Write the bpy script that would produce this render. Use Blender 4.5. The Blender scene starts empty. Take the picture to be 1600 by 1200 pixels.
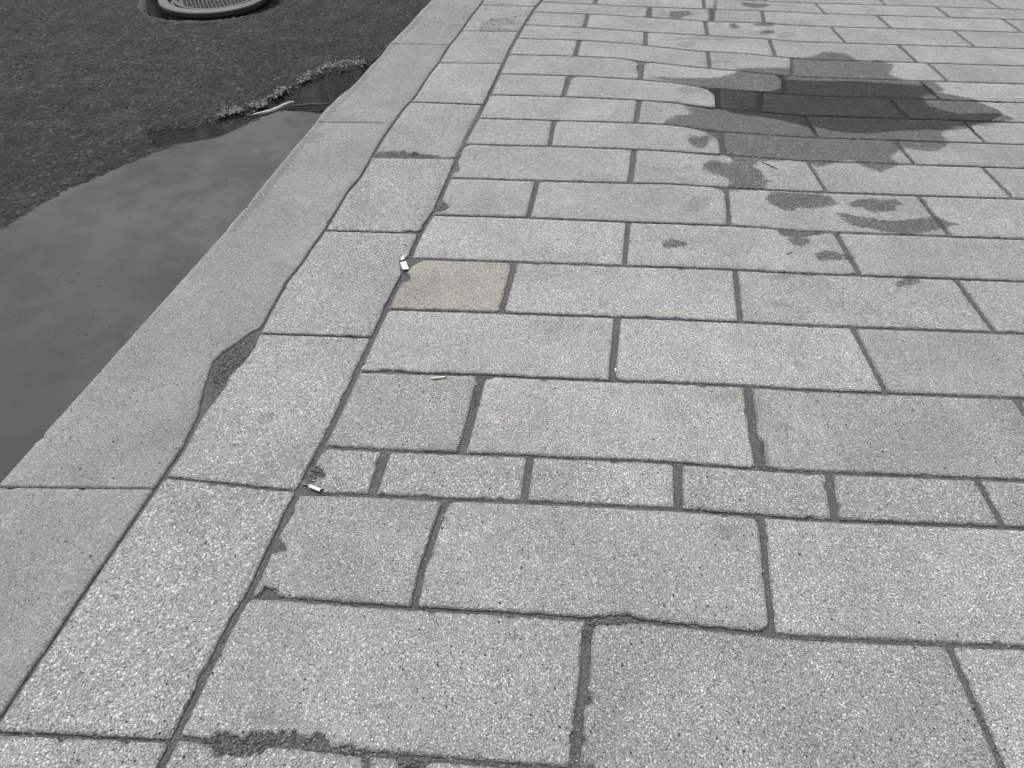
import bpy, math, random
import numpy as np
from mathutils import Vector, Matrix, noise
from mathutils.geometry import delaunay_2d_cdt

random.seed(7)
rng = np.random.default_rng(7)
S = bpy.context.scene

# ------------------------------------------------------------------ camera
H = 1.40                                   # eye height above the paving
FPX = 901.0                                # focal length in photo pixels (1600 wide)
PITCH = math.radians(49.6)
ROLL = math.radians(1.4)
F = Vector((0, math.cos(PITCH), -math.sin(PITCH)))
U0 = Vector((0, math.sin(PITCH), math.cos(PITCH)))
R0 = Vector((1, 0, 0))
RT = R0 * math.cos(ROLL) + U0 * math.sin(ROLL)
UP = -R0 * math.sin(ROLL) + U0 * math.cos(ROLL)
cam = bpy.data.cameras.new('camera')
camo = bpy.data.objects.new('camera', cam)
S.collection.objects.link(camo)
m = Matrix.Identity(4)
for i in range(3):
    m[i][0] = RT[i]; m[i][1] = UP[i]; m[i][2] = -F[i]
m[2][3] = H
camo.matrix_world = m
cam.sensor_width = 36.0
cam.lens = FPX / 1600 * 36
cam.clip_start = 0.02
cam.clip_end = 500
cam.dof.use_dof = True
cam.dof.focus_distance = 1.50
cam.dof.aperture_fstop = 4.6
S.camera = camo

# ------------------------------------------------------------------ sky and sun (bright overcast)
SUN_EL, SUN_AZ = math.radians(48), math.radians(-28)    # azimuth from +Y towards +X
world = bpy.data.worlds.new('World'); S.world = world; world.use_nodes = True
wn = world.node_tree.nodes; wl = world.node_tree.links
bg = wn['Background']
sky = wn.new('ShaderNodeTexSky'); sky.sky_type = 'NISHITA'; sky.sun_disc = False
sky.sun_elevation = SUN_EL; sky.sun_rotation = SUN_AZ; sky.dust_density = 3.0
hsv = wn.new('ShaderNodeHueSaturation'); hsv.inputs['Saturation'].default_value = 0.04
wl.new(sky.outputs[0], hsv.inputs['Color']); wl.new(hsv.outputs[0], bg.inputs['Color'])
bg.inputs['Strength'].default_value = 0.13
sun = bpy.data.lights.new('sun', 'SUN'); sun.energy = 1.5; sun.angle = math.radians(10)
sun.color = (1.0, 0.985, 0.96)
suno = bpy.data.objects.new('sun', sun); S.collection.objects.link(suno)
sd = Vector((math.sin(SUN_AZ) * math.cos(SUN_EL), math.cos(SUN_AZ) * math.cos(SUN_EL), math.sin(SUN_EL)))
suno.rotation_euler = sd.to_track_quat('Z', 'Y').to_euler()
S.view_settings.view_transform = 'Standard'; S.view_settings.look = 'None'
S.view_settings.exposure = 0.70; S.view_settings.gamma = 1.0
S.cycles.filter_width = 1.1

# ------------------------------------------------------------------ photo <-> world geometry
def ray(px, py):
    return F * FPX + RT * (px - 800) + UP * (600 - py)
def plane(px, py, z=0.0):
    d = ray(px, py); t = (z - H) / d.z
    return d.x * t, d.y * t
def to_px(x, y, z=0.0):
    v = Vector((x, y, z - H)); f = v.dot(F)
    return 800 + FPX * v.dot(RT) / f, 600 - FPX * v.dot(UP) / f
BC = plane(1345, 166)
def field(x, y):
    """gentle sag of the paving around the puddle on the right"""
    n_ = noise.noise((x * 2.6, y * 2.6, 8.0)); dx = (x - BC[0]) / (0.76 + .15 * n_); dy = (y - BC[1]) / (0.31 + .07 * n_)
    return -0.026 * math.exp(-(dx * dx + dy * dy)) + 0.0025 * noise.noise((x * .9, y * .9, 3.1))
def on_field(px, py, off=0.0):
    x, y = plane(px, py, off)
    for _ in range(4):
        x, y = plane(px, py, field(x, y) + off)
    return x, y

# ------------------------------------------------------------------ node helpers
class NT:
    def __init__(s, name):
        s.m = bpy.data.materials.new(name); s.m.use_nodes = True
        s.n = s.m.node_tree.nodes; s.l = s.m.node_tree.links
        s.p = s.n['Principled BSDF']
    def node(s, t, **kw):
        n = s.n.new(t)
        for k, v in kw.items(): setattr(n, k, v)
        return n
    def put(s, sock, v):
        if hasattr(v, 'is_output') or isinstance(v, bpy.types.NodeSocket): s.l.new(v, sock)
        else: sock.default_value = v
    def math(s, op, a, b=0.0, c=0.0, clamp=False):
        n = s.node('ShaderNodeMath', operation=op, use_clamp=clamp)
        for i, v in enumerate((a, b, c)): s.put(n.inputs[i], v)
        return n.outputs[0]
    def vmath(s, op, a, b):
        n = s.node('ShaderNodeVectorMath', operation=op)
        s.put(n.inputs[0], a)
        if op == 'SCALE': s.put(n.inputs['Scale'], b)
        else: s.put(n.inputs[1], b)
        return n.outputs[0]
    def ramp(s, v, lo, hi, a=0.0, b=1.0, smooth=True):
        n = s.node('ShaderNodeMapRange', interpolation_type='SMOOTHSTEP' if smooth else 'LINEAR')
        for i, q in enumerate((v, lo, hi, a, b)): s.put(n.inputs[i], q)
        return n.outputs[0]
    def noise(s, vec, scale, detail=2.0, rough=.5, dist=0.0):
        n = s.node('ShaderNodeTexNoise')
        s.put(n.inputs['Vector'], vec); s.put(n.inputs['Scale'], scale)
        n.inputs['Detail'].default_value = detail; n.inputs['Roughness'].default_value = rough
        n.inputs['Distortion'].default_value = dist
        return n.outputs['Fac']
    def vor(s, vec, scale, feature='F1', rand=1.0, dim='3D'):
        n = s.node('ShaderNodeTexVoronoi', feature=feature, voronoi_dimensions=dim)
        s.put(n.inputs['Vector'], vec); s.put(n.inputs['Scale'], scale)
        n.inputs['Randomness'].default_value = rand
        return n
    def mix(s, f, a, b, blend='MIX'):
        n = s.node('ShaderNodeMix', data_type='RGBA', blend_type=blend)
        s.put(n.inputs[0], f); s.put(n.inputs[6], a); s.put(n.inputs[7], b)
        return n.outputs[2]
    def grey(s, v):
        n = s.node('ShaderNodeCombineColor')
        for i in range(3): s.put(n.inputs[i], v)
        return n.outputs[0]
    def attr(s, name):
        return s.node('ShaderNodeAttribute', attribute_name=name).outputs['Fac']
    def bump(s, h, dist, strength=1.0, normal=None):
        n = s.node('ShaderNodeBump')
        s.put(n.inputs['Height'], h); n.inputs['Distance'].default_value = dist
        n.inputs['Strength'].default_value = strength
        if normal is not None: s.l.new(normal, n.inputs['Normal'])
        return n.outputs[0]

def sepx(t, col):
    n = t.node('ShaderNodeSeparateColor'); t.put(n.inputs[0], col); return n.outputs

def concrete(name, pebbles=1.0, level=1.0, fine=1.0):
    """exposed-aggregate concrete; object colour = tint, object alpha*400 = stones per metre"""
    t = NT(name)
    oi = t.node('ShaderNodeObjectInfo'); tc = t.node('ShaderNodeTexCoord')
    rnd = t.node('ShaderNodeCombineXYZ')
    t.put(rnd.inputs[0], t.math('MULTIPLY', oi.outputs['Random'], 37.0))
    t.put(rnd.inputs[1], t.math('MULTIPLY', oi.outputs['Random'], 91.0))
    P = t.vmath('ADD', tc.outputs['Object'], rnd.outputs[0])
    warp = t.node('ShaderNodeTexNoise'); t.put(warp.inputs['Vector'], P); warp.inputs['Scale'].default_value = 160
    PW = t.vmath('ADD', P, t.vmath('SCALE', warp.outputs['Color'], 0.0035))
    sc = t.math('MULTIPLY', oi.outputs['Alpha'], 400.0)
    v = t.vor(PW, sc)
    cr = sepx(t, v.outputs['Color'])
    d = v.outputs['Distance']
    # patches where bigger / whiter stones gather
    patch = t.noise(P, 9.0, 3.0, .55)
    stone = t.ramp(d, .30, .62, 1.0, 0.0)
    bright = t.ramp(t.math('ADD', cr[0], t.math('MULTIPLY', patch, .30)), .90, 1.08)
    dark = t.ramp(cr[1], .82, .95)
    v2 = t.vor(PW, t.math('MULTIPLY', sc, 2.3)); cr2 = sepx(t, v2.outputs['Color'])
    fine_v = t.math('ADD', t.math('MULTIPLY', cr2[0], .22), t.math('MULTIPLY', t.ramp(v2.outputs['Distance'], .2, .8, .08, -.17), 1.0))
    tone = t.math('ADD', .28, t.math('MULTIPLY', cr[2], .20 * pebbles))
    tone = t.math('ADD', tone, t.math('MULTIPLY', bright, .27 * pebbles))
    tone = t.math('SUBTRACT', tone, t.math('MULTIPLY', dark, .12 * pebbles))
    matrix = t.math('ADD', .15, t.math('MULTIPLY', cr2[1], .12))
    inv = t.math('SUBTRACT', 1.0, t.math('MULTIPLY', t.math('SUBTRACT', 1.0, stone), .75 * pebbles))
    tone = t.math('ADD', t.math('MULTIPLY', tone, inv), t.math('MULTIPLY', matrix, t.math('SUBTRACT', 1.0, inv)))
    tone = t.math('ADD', tone, t.math('MULTIPLY', fine_v, .75 * fine))
    grain = t.noise(P, 1300.0, 2.0, .6)
    tone = t.math('ADD', tone, t.math('MULTIPLY', t.math('SUBTRACT', grain, .5), .80 * fine))
    # dark specks
    PS = t.vmath('ADD', P, t.vmath('SCALE', warp.outputs['Color'], 0.006))
    dense = t.ramp(t.noise(P, 4.0, 2.0), .45, .75, 0.0, .12)
    v3 = t.vor(PS, 38.0, dim='2D'); c3 = sepx(t, v3.outputs['Color'])
    speck = t.math('MULTIPLY', t.ramp(v3.outputs['Distance'], .045, t.math('ADD', .08, t.math('MULTIPLY', c3[1], .09)), 1.0, 0.0), t.ramp(t.math('ADD', c3[0], dense), .885, .90))
    v4 = t.vor(PS, 115.0, dim='2D'); c4 = sepx(t, v4.outputs['Color'])
    speck2 = t.math('MULTIPLY', t.ramp(v4.outputs['Distance'], .10, .22, 1.0, 0.0), t.ramp(t.math('ADD', c4[0], dense), .95, .97))
    # weather mottling
    mott = t.noise(P, 3.2, 5.0, .62, .4)
    tone = t.math('MULTIPLY', tone, t.ramp(mott, .25, .75, .80, 1.15, False))
    mott2 = t.noise(P, 28.0, 4.0, .6)
    tone = t.math('MULTIPLY', tone, t.ramp(mott2, .25, .75, .90, 1.08, False))
    # grime close to the joints
    e = t.attr('edge')
    en = t.math('ADD', e, t.math('MULTIPLY', t.math('SUBTRACT', t.noise(P, 55.0, 4.0, .65), .5), .022))
    grime = t.ramp(en, -.002, .009, 1.0, 0.0)
    tone = t.math('MULTIPLY', tone, t.math('SUBTRACT', 1.0, t.math('MULTIPLY', grime, .38)))
    tone = t.math('MULTIPLY', tone, t.math('SUBTRACT', 1.0, t.math('MULTIPLY', t.math('MAXIMUM', speck, speck2), .84)))
    # soft stains, and the darker strip along the kerb lip
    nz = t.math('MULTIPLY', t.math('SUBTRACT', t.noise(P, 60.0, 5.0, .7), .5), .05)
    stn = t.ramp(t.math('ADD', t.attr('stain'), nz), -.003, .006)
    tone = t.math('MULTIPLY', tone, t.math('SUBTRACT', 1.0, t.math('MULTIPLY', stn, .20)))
    # wet
    nw = t.math('MULTIPLY', t.math('SUBTRACT', t.noise(P, 38.0, 7.0, .8), .5), .08)
    nw = t.math('ADD', nw, t.math('MULTIPLY', t.math('SUBTRACT', cr[0], .5), .010))
    ws = t.math('ADD', t.attr('wet'), nw)
    wet = t.ramp(ws, -.002, .004)
    tone = t.math('MULTIPLY', tone, t.math('SUBTRACT', 1.0, t.math('MULTIPLY', wet, .69)))
    tone = t.math('ADD', tone, t.math('MULTIPLY', t.math('MULTIPLY', wet, bright), .16))  # glints on the wet white pebbles painted into the tone
    tone = t.math('MAXIMUM', t.math('MULTIPLY', tone, level), .02)
    col = t.mix(1.0, t.grey(tone), oi.outputs['Color'], 'MULTIPLY')
    hue = t.ramp(t.noise(P, 16.0, 3.0, .6), .40, .60)
    ca = t.node('ShaderNodeRGB'); ca.outputs[0].default_value = (1.0, 1.0, .968, 1)
    cb = t.node('ShaderNodeRGB'); cb.outputs[0].default_value = (.992, .988, 1.0, 1)
    col = t.mix(1.0, col, t.mix(hue, ca.outputs[0], cb.outputs[0]), 'MULTIPLY')
    t.l.new(col, t.p.inputs['Base Color'])
    t.put(t.p.inputs['Roughness'], t.ramp(wet, 0, 1, .86, .36, False))
    t.put(t.p.inputs['Specular IOR Level'], t.ramp(wet, 0, 1, .28, .5, False))
    hgt = t.math('ADD', t.math('MULTIPLY', stone, .9), t.math('MULTIPLY', grain, .5))
    hgt = t.math('ADD', hgt, t.math('MULTIPLY', t.ramp(v2.outputs['Distance'], .1, .8, 1, 0), .55))
    b1 = t.bump(hgt, .0021 * (0.5 + .5 * pebbles), .85)
    b2 = t.bump(t.noise(P, 22.0, 3.0), .004, .5, b1)
    t.l.new(b2, t.p.inputs['Normal'])
    return t.m

def joint_material():
    t = NT('joint_dirt')
    tc = t.node('ShaderNodeTexCoord'); P = tc.outputs['Object']
    n1 = t.noise(P, 14.0, 4.0, .6); n2 = t.noise(P, 700.0, 3.0, .65)
    v = t.vor(P, 230.0); c = sepx(t, v.outputs['Color'])
    big = t.noise(P, 130.0, 3.0, .6)
    tone = t.math('ADD', .105, t.math('MULTIPLY', n1, .07))
    tone = t.math('ADD', tone, t.math('MULTIPLY', t.math('SUBTRACT', n2, .5), .22))
    tone = t.math('ADD', tone, t.math('MULTIPLY', t.ramp(c[0], .86, .96), .09))
    wet = t.ramp(t.attr('wet'), -.01, .01)
    tone = t.math('MULTIPLY', tone, t.math('SUBTRACT', 1.0, t.math('MULTIPLY', wet, .3)))
    t.l.new(t.grey(tone), t.p.inputs['Base Color'])
    t.put(t.p.inputs['Roughness'], t.ramp(wet, 0, 1, .9, .4, False))
    h = t.math('ADD', t.math('ADD', t.math('MULTIPLY', t.ramp(v.outputs['Distance'], 0, .7, 1, 0), .8), n2), t.math('MULTIPLY', big, 2.0))
    t.l.new(t.bump(h, .0045, 1.0), t.p.inputs['Normal'])
    return t.m

def road_material():
    """coarse asphalt, passing into smooth wet silt where attribute silt > 0"""
    t = NT('asphalt')
    tc = t.node('ShaderNodeTexCoord'); P = tc.outputs['Object']
    v = t.vor(P, 75.0); c = sepx(t, v.outputs['Color'])
    n1 = t.noise(P, 5.0, 5.0, .65); n2 = t.noise(P, 40.0, 5.0, .7); n3 = t.noise(P, 500.0, 2.0, .6)
    tone = t.math('ADD', .010, t.math('MULTIPLY', c[0], .024))
    tone = t.math('ADD', tone, t.math('MULTIPLY', t.ramp(c[1], .88, .98), .05))
    tone = t.math('MULTIPLY', tone, t.ramp(n1, .3, .7, .6, 1.4, False))
    tone = t.math('MULTIPLY', tone, t.ramp(t.noise(P, 14.0, 4.0, .7), .35, .65, .65, 1.3, False))
    tone = t.math('ADD', tone, t.math('MULTIPLY', t.ramp(n2, .5, .75), .015))
    sn = t.math('ADD', t.attr('silt'), t.math('MULTIPLY', t.math('SUBTRACT', t.noise(P, 18.0, 5.0, .7), .5), .10))
    silt = t.ramp(sn, -.006, .008)
    st = t.math('ADD', .008, t.math('MULTIPLY', t.noise(P, 3.0, 6.0, .62), .075))
    st = t.math('ADD', st, t.math('MULTIPLY', t.math('SUBTRACT', n3, .5), .03))
    v5 = t.vor(P, 26.0, dim='2D'); c5 = sepx(t, v5.outputs['Color'])
    spk = t.math('MULTIPLY', t.ramp(v5.outputs['Distance'], .07, .12, 1, 0), t.ramp(c5[0], .80, .83))
    st = t.math('MULTIPLY', st, t.math('SUBTRACT', 1, t.math('MULTIPLY', spk, .5)))
    wt = t.ramp(t.math('ADD', t.attr('wet'), t.math('MULTIPLY', t.math('SUBTRACT', n2, .5), .08)), -.01, .012)
    tone = t.math('ADD', t.math('MULTIPLY', tone, t.math('SUBTRACT', 1.0, silt)), t.math('MULTIPLY', st, silt))
    tone = t.math('MULTIPLY', tone, t.math('SUBTRACT', 1.0, t.math('MULTIPLY', wt, .5)))
    t.l.new(t.grey(t.math('MAXIMUM', tone, .008)), t.p.inputs['Base Color'])
    t.put(t.p.inputs['Roughness'], t.math('MAXIMUM', t.math('SUBTRACT', t.ramp(silt, 0, 1, .85, t.ramp(t.noise(P, 6.0, 5.0, .65), .38, .66, .60, .74), False), t.math('MULTIPLY', wt, .3)), .15))
    h = t.math('MULTIPLY', t.math('ADD', t.ramp(v.outputs['Distance'], .1, .8, 1, 0), t.math('MULTIPLY', n3, .5)), t.ramp(silt, 0, 1, 1.0, .03, False))
    t.p.inputs['Specular IOR Level'].default_value = .25
    t.l.new(t.bump(h, .0035, 1.0), t.p.inputs['Normal'])
    return t.m

def simple(name, col, rough=.8, nscale=300.0, amp=.2, bump=.0006, metallic=0.0):
    t = NT(name)
    tc = t.node('ShaderNodeTexCoord'); n = t.noise(tc.outputs['Object'], nscale, 4.0, .6)
    f = t.ramp(n, .3, .7, 1 - amp, 1 + amp, False)
    c = t.node('ShaderNodeRGB'); c.outputs[0].default_value = (*col, 1)
    t.l.new(t.mix(1.0, c.outputs[0], t.grey(f), 'MULTIPLY'), t.p.inputs['Base Color'])
    t.p.inputs['Roughness'].default_value = rough; t.p.inputs['Metallic'].default_value = metallic
    t.l.new(t.bump(n, bump, .8), t.p.inputs['Normal'])
    return t.m

def grit_material(name, lo, hi):
    t = NT(name)
    a = t.attr('tone')
    tc = t.node('ShaderNodeTexCoord'); n = t.noise(tc.outputs['Object'], 900.0, 3.0)
    tone = t.math('ADD', lo, t.math('MULTIPLY', a, hi - lo))
    t.l.new(t.grey(t.math('MULTIPLY', tone, t.ramp(n, .3, .7, .75, 1.25, False))), t.p.inputs['Base Color'])
    t.p.inputs['Roughness'].default_value = .85
    return t.m

def water_material(name, clear):
    """thin standing water: clear film with a fresnel mirror on top"""
    t = NT(name); t.n.remove(t.p)
    tr = t.node('ShaderNodeBsdfTransparent'); tr.inputs[0].default_value = (clear, clear, clear, 1)
    gl = t.node('ShaderNodeBsdfGlossy'); gl.inputs['Roughness'].default_value = .035
    fr = t.node('ShaderNodeFresnel'); fr.inputs['IOR'].default_value = 1.33
    mx = t.node('ShaderNodeMixShader')
    tc = t.node('ShaderNodeTexCoord')
    b = t.bump(t.noise(tc.outputs['Object'], 18.0, 3.0), .0006, .4)
    t.l.new(b, gl.inputs['Normal']); t.l.new(b, fr.inputs['Normal'])
    geo = t.node('ShaderNodeNewGeometry')
    t.l.new(t.math('MULTIPLY', fr.outputs[0], t.math('SUBTRACT', 1.0, geo.outputs['Backfacing'])), mx.inputs[0]); t.l.new(tr.outputs[0], mx.inputs[1]); t.l.new(gl.outputs[0], mx.inputs[2])
    t.l.new(mx.outputs[0], t.n['Material Output'].inputs['Surface'])
    return t.m

M_slab = concrete('exposed_aggregate_concrete')
M_smooth = concrete('weathered_kerb_concrete', pebbles=.60, level=.85, fine=.8)
M_joint = joint_material()
M_road = road_material()

# ------------------------------------------------------------------ object helpers
def tag(o, label=None, cat=None, group=None, kind=None):
    if label: o['label'] = label
    if cat: o['category'] = cat
    if group: o['group'] = group
    if kind: o['kind'] = kind
    return o
def mesh_obj(name, verts, faces, mat, parent=None, smooth=False, loc=(0, 0, 0), attrs=None):
    me = bpy.data.meshes.new(name)
    L = Vector(loc)
    me.from_pydata([tuple(Vector(v) - L) for v in verts], [], faces)
    me.materials.append(mat)
    if attrs:
        for k, vals in attrs.items():
            a = me.attributes.new(k, 'FLOAT', 'POINT'); a.data.foreach_set('value', np.asarray(vals, dtype=np.float32))
    if smooth: me.polygons.foreach_set('use_smooth', [True] * len(me.polygons))
    me.update()
    o = bpy.data.objects.new(name, me); S.collection.objects.link(o)
    o.location = loc
    if parent: o.parent = parent
    return o

def poly_sd(pts, poly):
    """signed distance (inside positive) of pts (n,2) to polygon (m,2)"""
    P = np.asarray(pts, float); V = np.asarray(poly, float); W = np.roll(V, -1, 0)
    best = np.full(len(P), 1e9); inside = np.zeros(len(P), bool)
    for a, b in zip(V, W):
        e = b - a; w = P - a
        tt = np.clip((w @ e) / max(e @ e, 1e-12), 0, 1)
        dd = w - tt[:, None] * e
        best = np.minimum(best, (dd * dd).sum(1))
        c = ((a[1] > P[:, 1]) != (b[1] > P[:, 1]))
        with np.errstate(divide='ignore', invalid='ignore'):
            xi = (b[0] - a[0]) * (P[:, 1] - a[1]) / (b[1] - a[1] + 1e-15) + a[0]
        inside ^= c & (P[:, 0] < xi)
    dist = np.sqrt(best)
    return np.where(inside, dist, -dist)
def ell(cx, cy, rx, ry, n=14, rot=0.0):
    out = []
    n = 24; f = [random.uniform(0, 6.28) for _ in range(4)]
    for i in range(n):
        a = 2 * math.pi * i / n
        k = 1 + .16 * math.sin(2*a+f[0]) + .14 * math.sin(3*a+f[1]) + .10 * math.sin(5*a+f[2]) + .08 * math.sin(8*a+f[3])
        x = rx * math.cos(a) * k; y = ry * math.sin(a) * k
        out.append((cx + x * math.cos(rot) - y * math.sin(rot), cy + x * math.sin(rot) + y * math.cos(rot)))
    return out

WET_PX = [
    [(1016,122),(1037,119),(1052,122),(1078,122),(1122,121),(1140,117),(1159,111),(1148,107),(1188,105),(1234,106),
     (1235,89),(1262,90),(1290,80),(1322,84),(1345,97),(1372,93),(1398,102),(1388,116),(1412,124),(1462,128),(1478,141),(1440,150),(1452,166),(1496,178),(1560,176),(1588,186),(1540,196),(1490,197),(1470,210),(1484,224),(1462,238),(1410,232),(1392,244),(1408,258),(1376,270),(1352,262),(1330,248),(1300,256),(1280,262),(1262,254),(1235,250),
     (1185,253),(1173,260),(1186,264),(1193,273),(1194,279),(1209,283),(1197,285),(1195,297),(1137,297),(1140,285),
     (1131,275),(1114,272),(1098,264),(1099,255),(1110,250),(1125,251),(1137,257),(1143,256),(1143,246),(1126,241),
     (1124,214),(1109,205),(1083,199),(1059,196),(1037,195),(1039,189),(1053,181),(1030,180),(1075,179),(1081,175),
     (1072,169),(1067,164),(1094,167),(1119,170),(1119,150),(1106,139),(1080,133),(1053,128)],
    [(1193,309),(1203,300),(1215,299),(1250,301),(1300,305),(1310,320),(1270,326),(1250,323),(1237,331),(1222,327),(1205,319)],
    [(1072,221),(1082,214),(1095,216),(1108,212),(1119,217),(1107,221),(1103,231),(1092,235),(1080,230)],
    ell(1053, 380, 18, 8), [(1226,374),(1236,368),(1252,370),(1275,376),(1250,385),(1234,381)],
    ell(1061, 22, 18, 6), [(1013,13),(1021,14),(1019,27),(1012,27)], ell(1180, 8, 21, 4), ell(1196, 38, 17, 3.5),
    ell(1199, 50, 15, 3), ell(1147, 41, 9, 4), [(1105,12),(1112,12),(1117,-2),(1122,-2),(1120,14),(1115,32),(1110,32)],
    [(504,739),(509,736),(507,744),(501,750),(497,748)], ell(1300, 400, 26, 9), ell(1370, 320, 34, 12), ell(1420, 440, 20, 8),
    [(1300,330),(1390,345),(1460,338),(1500,352),(1420,368),(1330,352)],
]
STAIN_PX = [ell(417, 652, 17, 9), ell(1232, 777, 12, 5), ell(927, 1087, 7, 8), ell(742, 1179, 12, 5), ell(1135, 622, 22, 10),
            ell(1180, 628, 14, 20), ell(1078, 143, 24, 5), ell(1092, 318, 18, 12), ell(1073, 70, 15, 5), ell(1072, 326, 8, 5),
            ell(1220, 432, 26, 5), ell(1218, 475, 16, 5), ell(1250, 572, 9, 9), ell(600, 1100, 30, 8), ell(1090, 60, 40, 3),
            ell(1226, 668, 14, 10), ell(1120, 60, 30, 4), ell(560, 290, 22, 9), ell(1135, 830, 20, 14), ell(480, 215, 26, 10),
            ell(1075, 262, 10, 5), ell(430, 1120, 40, 14), ell(690, 1170, 24, 8), ell(782, 34, 26, 8), ell(770, 45, 22, 5),
            ell(1228, 55, 20, 4), ell(1120, 96, 20, 3)]
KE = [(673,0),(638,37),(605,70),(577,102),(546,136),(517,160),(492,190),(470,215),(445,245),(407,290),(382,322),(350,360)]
STAIN_PX.append([(x + 3 + y * .010, y + 2) for x, y in KE] + [(x + 8 + y * .032 + 2 * math.sin(y * .05), y + 4) for x, y in KE[::-1]])  # darker strip along the kerb lip, just inside its road edge
WET = [np.array([on_field(*p) for p in q]) for q in WET_PX]
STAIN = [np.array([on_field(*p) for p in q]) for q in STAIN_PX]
def mask(pts, polys):
    P = np.asarray(pts)[:, :2]; out = np.full(len(P), -.08)
    lo = P.min(0); hi = P.max(0)
    for q in polys:
        if (q.max(0) < lo - .08).any() or (q.min(0) > hi + .08).any(): continue
        out = np.maximum(out, poly_sd(P, q))
    return np.clip(out, -.08, .08)

# ------------------------------------------------------------------ slab builder from joint lines
def ylin(poly, x):
    xs = [p[0] for p in poly]; ys = [p[1] for p in poly]
    if x <= xs[0]: i = 0
    elif x >= xs[-1]: i = len(xs) - 2
    else: i = int(np.searchsorted(xs, x)) - 1
    i = max(0, min(i, len(xs) - 2))
    return ys[i] + (ys[i+1] - ys[i]) * (x - xs[i]) / (xs[i+1] - xs[i])
def xlin(poly, y):
    return ylin([(p[1], p[0]) for p in poly], y)
def vscale(py, z=0.0):       # photo px per metre of ground, along view
    _, y0 = plane(800, py - 1); _, y1 = plane(800, py + 1)
    return 2.0 / (y0 - y1)
def hscale(py):
    x0, _ = plane(800, py); x1, _ = plane(801, py)
    return 1.0 / (x1 - x0)
def sample(poly_fn, a, b, n):
    return [(a + (b - a) * i / n) for i in range(n + 1)]

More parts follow.
